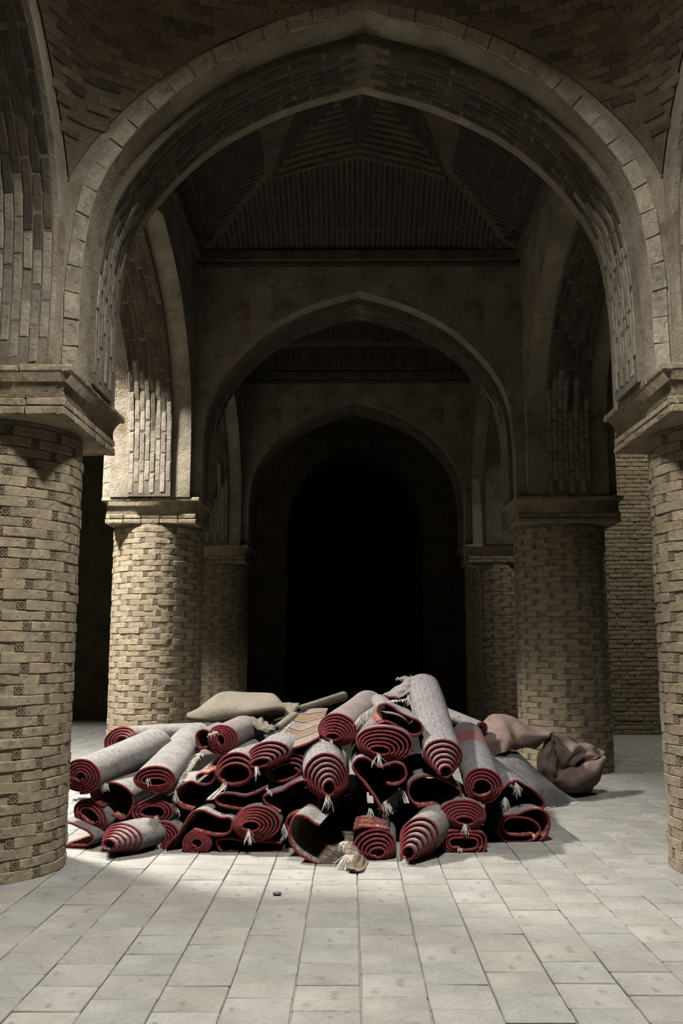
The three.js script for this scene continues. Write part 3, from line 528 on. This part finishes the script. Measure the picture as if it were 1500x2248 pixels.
  if (o.band) { const off = th / 2 + .0015, bandLen = (v) => len * lerp(o.band[0], o.band[1], v); part('woven_stripe', gridGeo(nP - 1, 3, (u, v) => { const i = Math.round(u * (nP - 1)); return W3(i, off, bandLen(v)); }, (u, v) => { const i = Math.round(u * (nP - 1)); return [arc[i], bandLen(v)]; }), MAT.stripe, g); }
  if (o.fin) tuft(eb, W3(0, 0, Q[0][2] - .004), o.fin, o.fn ?? 14);
  if (o.fout) { const i = nP - 1, A = W3(i, 0, .0), B = W3(i, 0, len * .9), d = E1.clone().multiplyScalar(T[i][0]).addScaledVector(E2, T[i][1]); fringeAlong(eb, A, B, d, o.fout, 120); }
  if (o.fringes) for (const [a, da, b, db, dx, dy, l, m] of o.fringes) fringeAlong(eb, at(...pxy(w, a), da), at(...pxy(w, b), db), V(dx, dy, .35), l, m);
  return g;
}
// a loose sheet: measured points [x, y, depth], smoothed and given thickness
function sheetGeo(w, rows, th, o = {}) {
  const P = rows.map(r => r.map(p => at(...pxy(w, p), p[2]))), nr = o.nr ?? 40, nc = o.nc ?? 40, ph = o.ph ?? 1;
  const cv = P.map(r => new THREE.CatmullRomCurve3(r, !!o.closed, 'centripetal'));
  const S = (u, v) => { const c = cv.map(k => k.getPoint(u)), p = new THREE.CatmullRomCurve3(c, false, 'centripetal').getPoint(v); return p; };
  const grid = []; for (let j = 0; j <= nr; j++) { const row = []; for (let i = 0; i <= nc; i++) row.push(S(i / nc, j / nr)); grid.push(row); }
  const at3 = (i, j) => grid[clamp(j, 0, nr)][o.closed ? (i + nc) % nc : clamp(i, 0, nc)];
  const nrm = (i, j) => { const n = at3(i + 1, j).clone().sub(at3(i - 1, j)).cross(at3(i, j + 1).clone().sub(at3(i, j - 1))).normalize(); return n; };
  const wr = o.wrinkle ?? 0, Nf = grid.map((r, j) => r.map((p, i) => nrm(i, j)));
  const off = k => (u, v) => { const i = Math.round(u * nc), j = Math.round(v * nr), p = grid[j][i].clone(), q = wr * (Math.sin(u * 17 + 3 * Math.sin(v * 5 + ph)) * .5 + Math.sin(v * 13 + u * 9 + ph) * .5 + .8 * (fb(u * .99, v * .99, 5, 400 + Math.round(ph * 10), 3) - .5)); p.addScaledVector(Nf[j][i], k * th / 2 + q); if (p.y < .004) p.y = .004 + (k + 1) * .002; return p; };
  const len = (u, v) => [u * (o.su ?? 1), v * (o.sv ?? 1)];
  return { top: gridGeo(nc, nr, off(1), len), bot: gridGeo(nc, nr, off(-1), len), off, grid, rim: merge([gridGeo(nc, 1, (u, v) => off(v ? 1 : -1)(u, 0)), gridGeo(nc, 1, (u, v) => off(v ? 1 : -1)(u, 1)), gridGeo(nr, 1, (u, v) => off(v ? 1 : -1)(0, u)), gridGeo(nr, 1, (u, v) => off(v ? 1 : -1)(1, u))]) };
}
function edgeTube(s, side, r, m, parent, name = 'edge_binding') { const pts = []; for (let i = 0; i <= 24; i++) { const t = i / 24, p = side === 'r0' ? s.off(0)(t, 0) : side === 'r1' ? s.off(0)(t, 1) : side === 'c0' ? s.off(0)(0, t) : s.off(0)(1, t); pts.push(p); } part(name, new THREE.TubeGeometry(new THREE.CatmullRomCurve3(pts), 60, r, 8), m, parent); }
function sheet(name, label, cat, w, rows, th, m, m2, o = {}) {
  const g = thing(name, label, cat, o.group), s = sheetGeo(w, rows, th, o);
  part(o.n1 ?? 'upper_side', s.top, m, g); part(o.n2 ?? 'under_side', s.bot, m2, g); part('edge', s.rim, o.rim ?? m2, g);
  return [g, s];
}

// left end of the pile
rug('long grey carpet roll pointing at the left edge column, its end half hidden by it', { w: 'a', c0: [125, 880], r0: [28, 28], c1: [135, 870], r1: [158, 138], turns: 5.2, D: 6.78, b: [860, 560, 8.1], len: 1.05, rot: 20, back: 0, tele: .03 });
rug('small carpet roll at the far left, a white tuft in its end', { w: 'a', c0: [455, 610], r0: [45, 45], c1: [430, 600], r1: [150, 105], turns: 4, rot: -35, D: 8.1, dir: [.9, -.02], len: .8, back: 0, tele: .05, fin: .07, fn: 26, fringes: [[[600, 560], 8.25, [800, 545], 8.5, .2, .5, .05, 60]] });
rug('long pale grey carpet roll slanting up to the brown felt blanket', { w: 'a', c0: [715, 915], r0: [85, 26], c1: [708, 893], r1: [168, 112], turns: 3.6, rot: 4, D: 6.72, b: [1010, 570, 8.35], back: 0, tele: .02, fin: .05, fn: 8 });
rug('folded carpet with a wide dark hollow and fringe, under the two long grey rolls', { w: 'a', path: [[380, 1175], [470, 1208], [530, 1130], [545, 1040], [490, 965], [400, 925], [300, 940], [215, 985], [240, 1060], [310, 1110]], D: 6.8, dir: [.15, .03], back: 0, fringes: [[[330, 925], 6.82, [640, 800], 7.5, -.5, .3, .05, 150], [[320, 925], 6.79, [350, 935], 6.79, -.3, -.5, .06, 20]] });
rug('oval carpet roll touching the left edge column above a flat fold', { w: 'a', c0: [200, 1190], r0: [70, 36], c1: [205, 1175], r1: [150, 112], turns: 3.2, rot: 38, D: 6.85, dir: [.32, 0], len: .6, back: 0, tele: .03, fringes: [[[80, 1060], 6.84, [190, 1040], 6.9, -.3, .2, .05, 40]] });
rug('flat folded carpet on the floor beside the left edge column', { w: 'a', path: [[-20, 1415], [90, 1418], [190, 1412], [235, 1365], [200, 1310], [120, 1268], [40, 1235], [-40, 1225]], D: 6.72, dir: [.3, 0], back: 0, len: 1.2 });
rug('cone-ended carpet roll on the floor nearest the left edge column', { w: 'a', c0: [338, 1412], r0: [32, 34], c1: [468, 1352], r1: [148, 122], turns: 6, D: 6.62, dir: [.55, .0], back: 0, tele: .22, len: .5, a0: 90 });
rug('oval carpet roll below the long pale grey roll, second from the floor', { w: 'a', c0: [690, 1155], r0: [82, 40], r1: [168, 108], turns: 3.1, D: 6.78, dir: [.12, 0], back: 0, fin: .03, fringes: [[[860, 1080], 6.79, [905, 1150], 6.79, .2, -.5, .05, 18]] });
rug('carpet roll on the floor with a white star of fringe in its end', { w: 'a', c0: [752, 1360], r0: [30, 24], c1: [765, 1335], r1: [148, 112], turns: 5, D: 6.72, dir: [.1, 0], back: 0, fin: .05, fn: 14 });
rug('carpet draped in a pointed fold whose left corner touches the floor', { w: 'a', path: [[793, 1512], [800, 1430], [850, 1370], [905, 1315], [960, 1225], [1020, 1150], [1090, 1140], [1150, 1165], [1230, 1195], [1305, 1200], [1322, 1250], [1290, 1318], [1200, 1335], [1100, 1318], [1010, 1295]], D: 6.6, dir: [.12, 0], back: 1, fringes: [[[790, 1490], 6.58, [800, 1440], 6.58, -.15, -.6, .05, 40]] });
rug('small carpet roll tucked under the pointed fold', { w: 'a', c0: [1040, 1395], r0: [35, 28], c1: [1035, 1400], r1: [118, 98], turns: 4, D: 6.6, dir: [.05, 0], back: 0 });
rug('tight carpet roll just below the brown felt blanket', { w: 'a', c0: [1225, 590], r0: [22, 40], c1: [1245, 585], r1: [118, 124], turns: 5, D: 6.95, b: [1560, 440, 7.9], back: 2, tele: .03, fringes: [[[1150, 545], 6.93, [1200, 520], 6.93, -.2, .1, .04, 30]] });
rug('small folded carpet loop left of the tight roll under the felt', { w: 'a', path: [[1190, 690], [1110, 650], [1060, 655], [1042, 600], [1046, 535], [1090, 507], [1140, 525], [1160, 570]], D: 7.02, dir: [.15, .05], len: .9, back: 3 });
rug('carpet with a long white fringe beside the long pale grey roll', { w: 'a', path: [[1010, 1140], [930, 1115], [872, 1060], [880, 990], [930, 942], [1000, 912], [1045, 928], [1110, 940], [1165, 915], [1190, 862], [1182, 825], [1130, 850], [1075, 850], [1042, 878], [1052, 900]], D: 6.78, dir: [.12, .08], back: 1, fringes: [[[880, 1000], 6.77, [1090, 690], 7.5, -.5, .35, .07, 260], [[880, 990], 6.76, [890, 1030], 6.76, -.1, -.6, .06, 30]] });
// middle
rug('wide carpet roll with a large dark hollow, left of the stepped layers', { w: 'b', c0: [262, 862], r0: [118, 72], c1: [272, 812], r1: [155, 140], turns: 2.9, D: 6.72, dir: [.1, .06], back: 1, tele: .06, a0: 126, fin: .05 });
rug('carpet of stepped wavy layers hanging over two oval rolls', { w: 'b', c0: [455, 775], r0: [62, 26], c1: [535, 690], r1: [168, 100], turns: 5, rot: -14, D: 6.78, dir: [.2, .1], back: 1, tele: .14, len: .55, fin: .09, fn: 12 });
rug('oval carpet roll with a slit hollow, below the stepped layers', { w: 'b', c0: [655, 858], r0: [112, 48], c1: [675, 800], r1: [165, 125], turns: 3.4, rot: -12, D: 6.85, dir: [.05, .05], back: 3, tele: .06 });
rug('big cone-ended carpet roll in the middle with fringe hanging from its tip', { w: 'b', c0: [1005, 975], r0: [38, 52], c1: [978, 860], r1: [185, 180], turns: 6, rot: 18, D: 6.68, dir: [-.1, .22], back: 1, tele: .2, len: .5, fin: .1, fn: 16, a0: 80 });
rug('flat carpet loop under the wide hollow roll', { w: 'b', path: [[515, 962], [430, 1005], [350, 1027], [250, 1010], [160, 1015], [118, 1050], [142, 1092], [230, 1118], [330, 1130], [420, 1112], [500, 1098]], D: 6.66, dir: [.05, .02], back: 1 });
rug('wide carpet loop with a big dark hollow at the heart of the pile', { w: 'b', path: [[690, 1300], [672, 1240], [700, 1190], [780, 1155], [860, 1140], [920, 1105], [932, 1045], [905, 975], [865, 915], [800, 905], [720, 935], [640, 985], [560, 1008], [498, 1030], [505, 1075], [565, 1118], [625, 1160]], D: 6.62, dir: [0, .02], back: 1, fringes: [[[520, 960], 6.62, [560, 1000], 6.62, .1, -.2, .035, 26], [[655, 1240], 6.6, [690, 1320], 6.6, -.4, -.5, .05, 26]] });
rug('round carpet roll with fringe at its centre, left of the open curled rug', { w: 'b', c0: [385, 1265], r0: [60, 30], c1: [442, 1238], r1: [190, 138], turns: 6, D: 6.58, dir: [.02, 0], back: 1, tele: .05, fin: .09, fn: 20 });
rug('flat dark carpet on the floor under the round fringed roll', { w: 'b', path: [[640, 1395], [500, 1385], [340, 1375], [220, 1360], [125, 1378], [150, 1440], [200, 1502], [330, 1510], [480, 1507], [620, 1500], [690, 1480]], D: 6.62, back: 0, len: 1.4 });
const openRug = rug('open curled carpet on the floor showing its patterned border inside', { w: 'g', path: [[640, 320], [570, 293], [470, 222], [380, 186], [300, 202], [250, 290], [220, 420], [240, 560], [330, 690], [480, 790], [620, 858], [720, 890], [900, 912], [1080, 935], [1190, 948]], D: 6.28, dir: [.16, .03], len: .9, back: 0, pile: MAT.border, th: .016 });
rug('carpet roll on the floor right of the open curled rug', { w: 'b', c0: [1385, 1478], r0: [50, 26], c1: [1362, 1412], r1: [170, 140], turns: 5, D: 6.42, dir: [.05, 0], back: 3, tele: .06, tail: [[1480, 1290], [1380, 1272], [1270, 1268], [1200, 1290]] });
// right
rug('cone-ended carpet roll on the floor at the front of the pile, turned left', { w: 'c', c0: [545, 1485], r0: [38, 46], c1: [655, 1335], r1: [150, 165], turns: 6, D: 6.5, dir: [.4, .1], back: 0, tele: .3, len: .5, a0: 120, fin: .03 });
rug('oval carpet roll of many layers resting on a squared roll', { w: 'c', c0: [1000, 1225], r0: [62, 26], c1: [985, 1165], r1: [182, 118], turns: 6, rot: 8, D: 6.66, dir: [-.02, .02], back: 0, tele: .07, fin: .07, fn: 16 });
rug('squared carpet roll on the floor under the oval roll of many layers', { w: 'c', c0: [985, 1400], r0: [95, 34], c1: [992, 1388], r1: [178, 108], turns: 3, sq: .6, D: 6.62, dir: [-.02, 0], back: 3, fin: .03 });
rug('carpet loop with a flat dark hollow beside the heart-shaped fold', { w: 'c', path: [[735, 1128], [700, 1108], [640, 1105], [590, 1070], [560, 1000], [580, 920], [650, 880], [730, 868], [830, 900], [920, 945], [975, 1000], [958, 1045], [880, 1072], [800, 1088], [700, 1105], [630, 1112]], D: 6.74, dir: [0, .04], back: 3 });
rug('carpet roll with a faint red stripe, right of the tall central roll', { w: 'c', c0: [1135, 960], r0: [70, 55], c1: [1140, 940], r1: [162, 138], turns: 3.8, rot: 12, D: 6.75, b: [1020, 560, 8.3], back: 3, tele: .03, band: [.55, .8] });
const tallRoll = rug('tall carpet roll lying over the top of the pile, its layers stepped towards the viewer', { w: 'c', c0: [850, 845], r0: [45, 40], c1: [826, 690], r1: [166, 128], turns: 6, rot: 12, D: 6.78, b: [690, 230, 8.4], back: 1, tele: .22, a0: 150, fringes: [[[610, 180], 8.2, [700, 170], 8.2, -.4, -.5, .10, 120], [[490, 110], 8.45, [600, 100], 8.45, -.2, .4, .06, 60]] });
rug('wide oval carpet roll high in the pile with a hanging white thread', { w: 'c', c0: [325, 672], r0: [62, 24], c1: [372, 612], r1: [225, 146], turns: 6, rot: 8, D: 6.76, dir: [.04, .05], back: 2, tele: .06, fin: .1, fn: 12 });
rug('carpet folded in a heart-shaped hollow below the wide oval roll', { w: 'c', path: [[352, 1135], [290, 1030], [210, 920], [150, 850], [125, 790], [160, 735], [220, 727], [290, 770], [340, 800], [400, 780], [460, 766], [520, 790], [545, 850], [520, 910], [450, 940], [390, 930]], D: 6.7, dir: [0, .03], back: 1, fringes: [[[360, 1080], 6.74, [520, 950], 7.0, .1, -.6, .10, 130], [[250, 1120], 6.76, [275, 1130], 6.76, 0, -.7, .12, 16]] });
rug('folded carpet atop the pile with a dark slot and white fringe', { w: 'c', path: [[300, 478], [380, 445], [470, 480], [560, 540], [620, 552], [664, 528], [668, 480], [635, 438], [560, 405], [490, 370], [430, 325], [375, 304], [328, 322], [322, 362], [350, 405]], D: 6.85, dir: [-.03, .03], back: 1, len: .75, fringes: [[[180, 400], 6.86, [320, 300], 7.0, -.4, -.6, .09, 130], [[320, 300], 7.0, [560, 270], 7.5, -.1, .4, .04, 80]] });
rug('round carpet roll at the top centre of the pile with tightly wound layers', { w: 'b', c0: [1030, 565], r0: [48, 20], c1: [1076, 502], r1: [152, 130], turns: 7, D: 6.92, b: [1300, 330, 8.2], back: 2, tele: .06, fin: .035, fn: 12 });
rug('carpet with a dark hollow and fringed corner at the right end of the pile', { w: 'd', path: [[440, 760], [490, 715], [545, 692], [620, 730], [700, 780], [768, 868], [760, 908], [650, 917], [540, 948], [460, 962], [420, 900]], D: 7.1, dir: [-.12, .1], len: 1.1, back: 3, fringes: [[[440, 640], 7.3, [550, 690], 7.1, -.1, -.3, .07, 80], [[540, 700], 7.08, [560, 720], 7.08, .1, -.7, .09, 24], [[455, 820], 7.09, [475, 830], 7.09, 0, -.7, .09, 24]] });
rug('flattened carpet roll on the floor at the right end of the pile', { w: 'd', path: [[680, 1110], [590, 1122], [480, 1108], [440, 1050], [480, 990], [600, 982], [705, 1022], [738, 1090], [690, 1150], [600, 1180], [480, 1178], [415, 1110], [440, 985], [560, 955], [640, 925], [720, 915], [785, 945], [812, 1020], [790, 1110], [735, 1165]], D: 6.98, dir: [-.08, 0], len: 1.1, back: 0, fin: .03 });
rug('short grey carpet roll behind the roll with the red stripe', { w: 'f', c0: [300, 225], r0: [14, 18], c1: [302, 232], r1: [52, 55], turns: 2.5, D: 8.7, b: [90, 140, 9.0], len: .6, back: 0 });
{ const s = sheetGeo('c', [[[352, 238, 8.2], [420, 205, 8.25], [500, 150, 8.3], [540, 105, 8.35]], [[420, 250, 8.1], [490, 215, 8.12], [570, 160, 8.2], [620, 120, 8.3]], [[480, 260, 8.05], [560, 225, 8.1], [640, 190, 8.2], [690, 150, 8.3]]], .015, { wrinkle: .008, su: .5, sv: .3 }); part('turned_end', merge([s.top, s.bot, s.rim]), MAT.back[1], tallRoll); edgeTube(s, 'c0', .01, MAT.red, tallRoll); edgeTube(s, 'r1', .008, MAT.red, tallRoll); fringeAlong(tallRoll, s.off(0)(.3, 1), s.off(0)(1, 1), V(.1, -.5, .5), .12, 140); }
// rolls buried inside the pile
for (const [x, y, d, r, len] of [[-.95, .14, 7.5, .135, 1.2], [-.62, .14, 7.5, .135, 1.2], [-.30, .14, 7.5, .135, 1.2], [.0, .14, 7.45, .135, 1.2], [.30, .14, 7.45, .135, 1.2], [.6, .14, 7.5, .135, 1.2], [-.75, .385, 7.65, .125, 1.1], [-.45, .385, 7.6, .125, 1.1], [-.15, .385, 7.5, .13, 1.1], [.15, .385, 7.45, .13, 1.1], [.45, .385, 7.5, .13, 1.1], [.1, .63, 7.6, .115, .9], [.38, .62, 7.6, .11, .8]]) {
  const q = V(x, y, -d).project(camera), px = (q.x + 1) * W / 2, py = (1 - q.y) * H / 2, k = F / (d * .99) * r / .28;
  rug('carpet roll buried in the dark inside of the pile', { w: 'z', c0: [px / .28, py / .28], r0: [k * .25, k * .22], r1: [k, k * .97], turns: 4, D: d, len, back: 0 });
}
// loose sheets and blankets
{
  const [g, s] = sheet('carpet_corner', 'carpet corner lying pattern side up between two rolls, with ochre border', 'carpet', 'b', [[[590, 612, 6.86], [700, 655, 6.8], [820, 625, 6.8], [930, 570, 6.86]], [[700, 480, 7.2], [790, 505, 7.18], [870, 480, 7.2], [960, 450, 7.25]], [[800, 365, 7.6], [870, 350, 7.6], [930, 345, 7.6], [1000, 345, 7.65]]], .016, MAT.border, MAT.back[1], { su: .9, sv: .62, n1: 'pile', n2: 'backing', group: 'carpets heaped in the pile' });
  edgeTube(s, 'r0', .009, MAT.red, g); fringeAlong(g, s.off(0)(0, 0), s.off(0)(0, .5), V(-1, .1, .3), .11, 160); fringeAlong(g, s.off(0)(0, .5), s.off(0)(0, 1), V(-1, .1, .3), .08, 110);
}
{
  const s = sheetGeo('g', [[[1010, 925, 6.02], [1110, 950, 6.0], [1195, 968, 6.02], [1305, 845, 6.3]], [[985, 740, 6.2], [1080, 760, 6.2], [1180, 790, 6.25], [1235, 740, 6.42]], [[985, 480, 6.5], [1050, 470, 6.55], [1110, 500, 6.55], [1170, 580, 6.55]]], .014, { wrinkle: .006 });
  part('folded_end', merge([s.top, s.bot, s.rim]), MAT.border, openRug);
  fringeAlong(openRug, at(...pxy('g', [990, 730]), 6.14), at(...pxy('g', [1110, 730]), 6.14), V(-.5, -.5, .5), .11, 110); fringeAlong(openRug, at(...pxy('g', [960, 540]), 6.4), at(...pxy('g', [1090, 560]), 6.4), V(-.6, -.2, .4), .08, 80);
}
sheet('felt_blanket', 'thick folded brown felt blanket on top of the left rolls', 'blanket', 'e', [[[200, 215, 8.3], [345, 124, 8.25], [560, 130, 8.2], [770, 132, 8.2], [805, 150, 8.2]], [[130, 272, 7.9], [320, 195, 7.8], [560, 195, 7.8], [800, 190, 7.8], [862, 212, 7.9]], [[42, 318, 7.55], [250, 272, 7.45], [520, 272, 7.42], [770, 258, 7.46], [886, 262, 7.6]], [[52, 336, 7.52], [215, 360, 7.42], [375, 362, 7.42], [640, 312, 7.46], [890, 298, 7.62]], [[120, 345, 7.7], [260, 350, 7.7], [400, 365, 7.6], [640, 318, 7.6], [880, 305, 7.75]]], .02, MAT.felt, MAT.felt, { wrinkle: .004 });
sheet('felt_blanket', 'flat brown felt sheet lying behind the folded blanket', 'blanket', 'e', [[[850, 212, 8.5], [930, 212, 8.45], [1015, 216, 8.4]], [[860, 300, 7.95], [930, 285, 7.9], [985, 270, 7.9]], [[730, 378, 7.55], [840, 350, 7.55], [925, 318, 7.6]]], .012, MAT.felt, MAT.felt, { wrinkle: .003 });
sheet('felt_blanket', 'crumpled brown felt strip hanging from under the folded blanket', 'blanket', 'e', [[[556, 325, 7.45], [600, 385, 7.3], [655, 440, 7.2], [730, 470, 7.1], [800, 458, 7.1]], [[620, 318, 7.5], [655, 370, 7.32], [700, 425, 7.2], [750, 445, 7.12], [810, 440, 7.1]], [[700, 325, 7.6], [725, 365, 7.4], [760, 405, 7.25], [790, 415, 7.2], [825, 418, 7.15]]], .012, MAT.felt, MAT.felt, { wrinkle: .014, ph: 2 });
const feltRoll = (l, c, r, D, b, turns) => { const g = rug(l, { w: 'e', c0: c, r0: [r * .4, r * .4], r1: [r, r], turns, D, b, mat: MAT.felt, pile: MAT.felt, bind: MAT.felt, th: .008, cat: 'blanket', flare: .2 }); g.name = numbered('felt_strip'); delete g.userData.group; };
feltRoll('short rolled strip of brown felt beside the white fringe', [820, 430], 36, 7.12, [970, 325, 7.5], 1.8);
feltRoll('long rolled strip of brown felt sticking up behind the pile', [1010, 268], 38, 7.55, [1395, 150, 8.3], 1.8);
// the big soft carpet thrown down on the right
{
  const [g] = sheet('soft_carpet', 'big soft faded carpet bunched into a hollow on the right of the pile', 'carpet', 'f', [[[905, 270, 9.3], [1050, 312, 9.35], [1170, 345, 9.4], [1290, 400, 9.4], [1368, 458, 9.35]], [[930, 380, 9.15], [1050, 400, 9.2], [1130, 420, 9.2], [1230, 440, 9.25], [1330, 480, 9.25]], [[950, 500, 9.05], [1040, 520, 9.1], [1090, 520, 9.15], [1150, 510, 9.2], [1290, 500, 9.2]], [[960, 592, 9.15], [1050, 592, 9.2], [1120, 590, 9.25], [1190, 542, 9.3], [1240, 512, 9.3]]], .015, MAT.faded, MAT.faded, { nc: 56, nr: 40, wrinkle: .022, su: 1.4, sv: 1, ph: 3 });
  const lobes = [[[[940, 590, 9.2], [1040, 588, 9.2], [1130, 585, 9.25], [1200, 515, 9.3], [1360, 462, 9.35]], [[930, 610, 8.95], [1040, 605, 8.92], [1150, 600, 8.95], [1250, 560, 9.05], [1372, 490, 9.25]], [[900, 660, 8.9], [1020, 690, 8.85], [1150, 680, 8.88], [1280, 640, 9.0], [1370, 560, 9.2]], [[900, 680, 8.98], [1000, 760, 8.95], [1120, 780, 8.98], [1230, 750, 9.08], [1330, 660, 9.2]], [[930, 700, 9.2], [1010, 775, 9.25], [1130, 795, 9.3], [1250, 770, 9.3], [1310, 700, 9.35]]],
    [[[905, 285, 9.2], [850, 380, 9.0], [795, 480, 8.9], [790, 580, 8.88], [850, 650, 8.9]], [[910, 280, 9.1], [880, 400, 8.85], [850, 500, 8.78], [860, 600, 8.78], [900, 680, 8.85]], [[915, 300, 9.15], [925, 420, 8.9], [930, 500, 8.85], [945, 600, 8.85], [955, 690, 8.9]], [[920, 320, 9.3], [940, 430, 9.15], [950, 500, 9.1], [955, 600, 9.1], [960, 690, 9.1]]]];
  lobes.forEach((r, k) => { const s = sheetGeo('f', r, .015, { nc: 56, nr: 40, wrinkle: .014, su: 1.4, ph: 5 + k }); part('fold', merge([s.top, s.bot, s.rim]), MAT.faded, g); });
  const s1 = sheetGeo('f', [[[330, 210, 9.5], [480, 130, 9.5], [650, 215, 9.5], [900, 280, 9.4]], [[300, 215, 9.15], [480, 108, 9.15], [650, 195, 9.15], [905, 265, 9.1]], [[288, 290, 8.88], [470, 230, 8.8], [640, 285, 8.75], [890, 300, 8.92]], [[330, 350, 8.75], [520, 330, 8.64], [640, 370, 8.75], [860, 350, 8.95]], [[415, 470, 8.72], [520, 425, 8.66], [610, 412, 8.82], [770, 385, 9.08]]], .015, { wrinkle: .02, su: 1.2, ph: 1.4, nc: 56, nr: 48 });
  part('hood', merge([s1.top, s1.bot, s1.rim]), MAT.faded, g);
}
{
  const [g, s] = sheet('carpet_runner', 'end of a flat grey carpet sliding off the pile to the floor on the right', 'carpet', 'f', [[[400, 455, 8.8], [520, 425, 8.78], [620, 445, 8.9]], [[490, 545, 8.62], [600, 500, 8.62], [715, 530, 8.8]], [[640, 655, 8.5], [740, 615, 8.56], [835, 650, 8.78]], [[765, 790, 8.43], [880, 760, 8.5], [990, 765, 8.74]], [[858, 925, 8.4], [990, 908, 8.52], [1140, 868, 8.72]]], .013, MAT.pile, MAT.back[3], { wrinkle: .008, su: .6, sv: 1.4, n1: 'pile', n2: 'backing', rim: MAT.back[3] });
  fringeAlong(g, s.off(0)(0, 1), s.off(0)(1, 1), V(.1, -.1, 1), .045, 140);
}
{ const P = at(608, 1966, 5.49); P.y = .0; const g = new THREE.IcosahedronGeometry(.016, 1); { const p = g.attributes.position; for (let i = 0; i < p.count; i++) p.setXYZ(i, p.getX(i) * 1.5 * (1 + .3 * hash2(Math.round(p.getX(i) * 999), Math.round(p.getY(i) * 999), 3)), p.getY(i) * .7 + .011, p.getZ(i)); } g.translate(P.x, 0, P.z); const o = part('crumpled_wrapper', g, M({ color: L(.10, .035, .10), roughness: .6 }), scene); o.userData = { label: 'tiny crumpled dark purple wrapper lying alone on the tiles', category: 'litter' }; }
renderer.render(scene, camera);
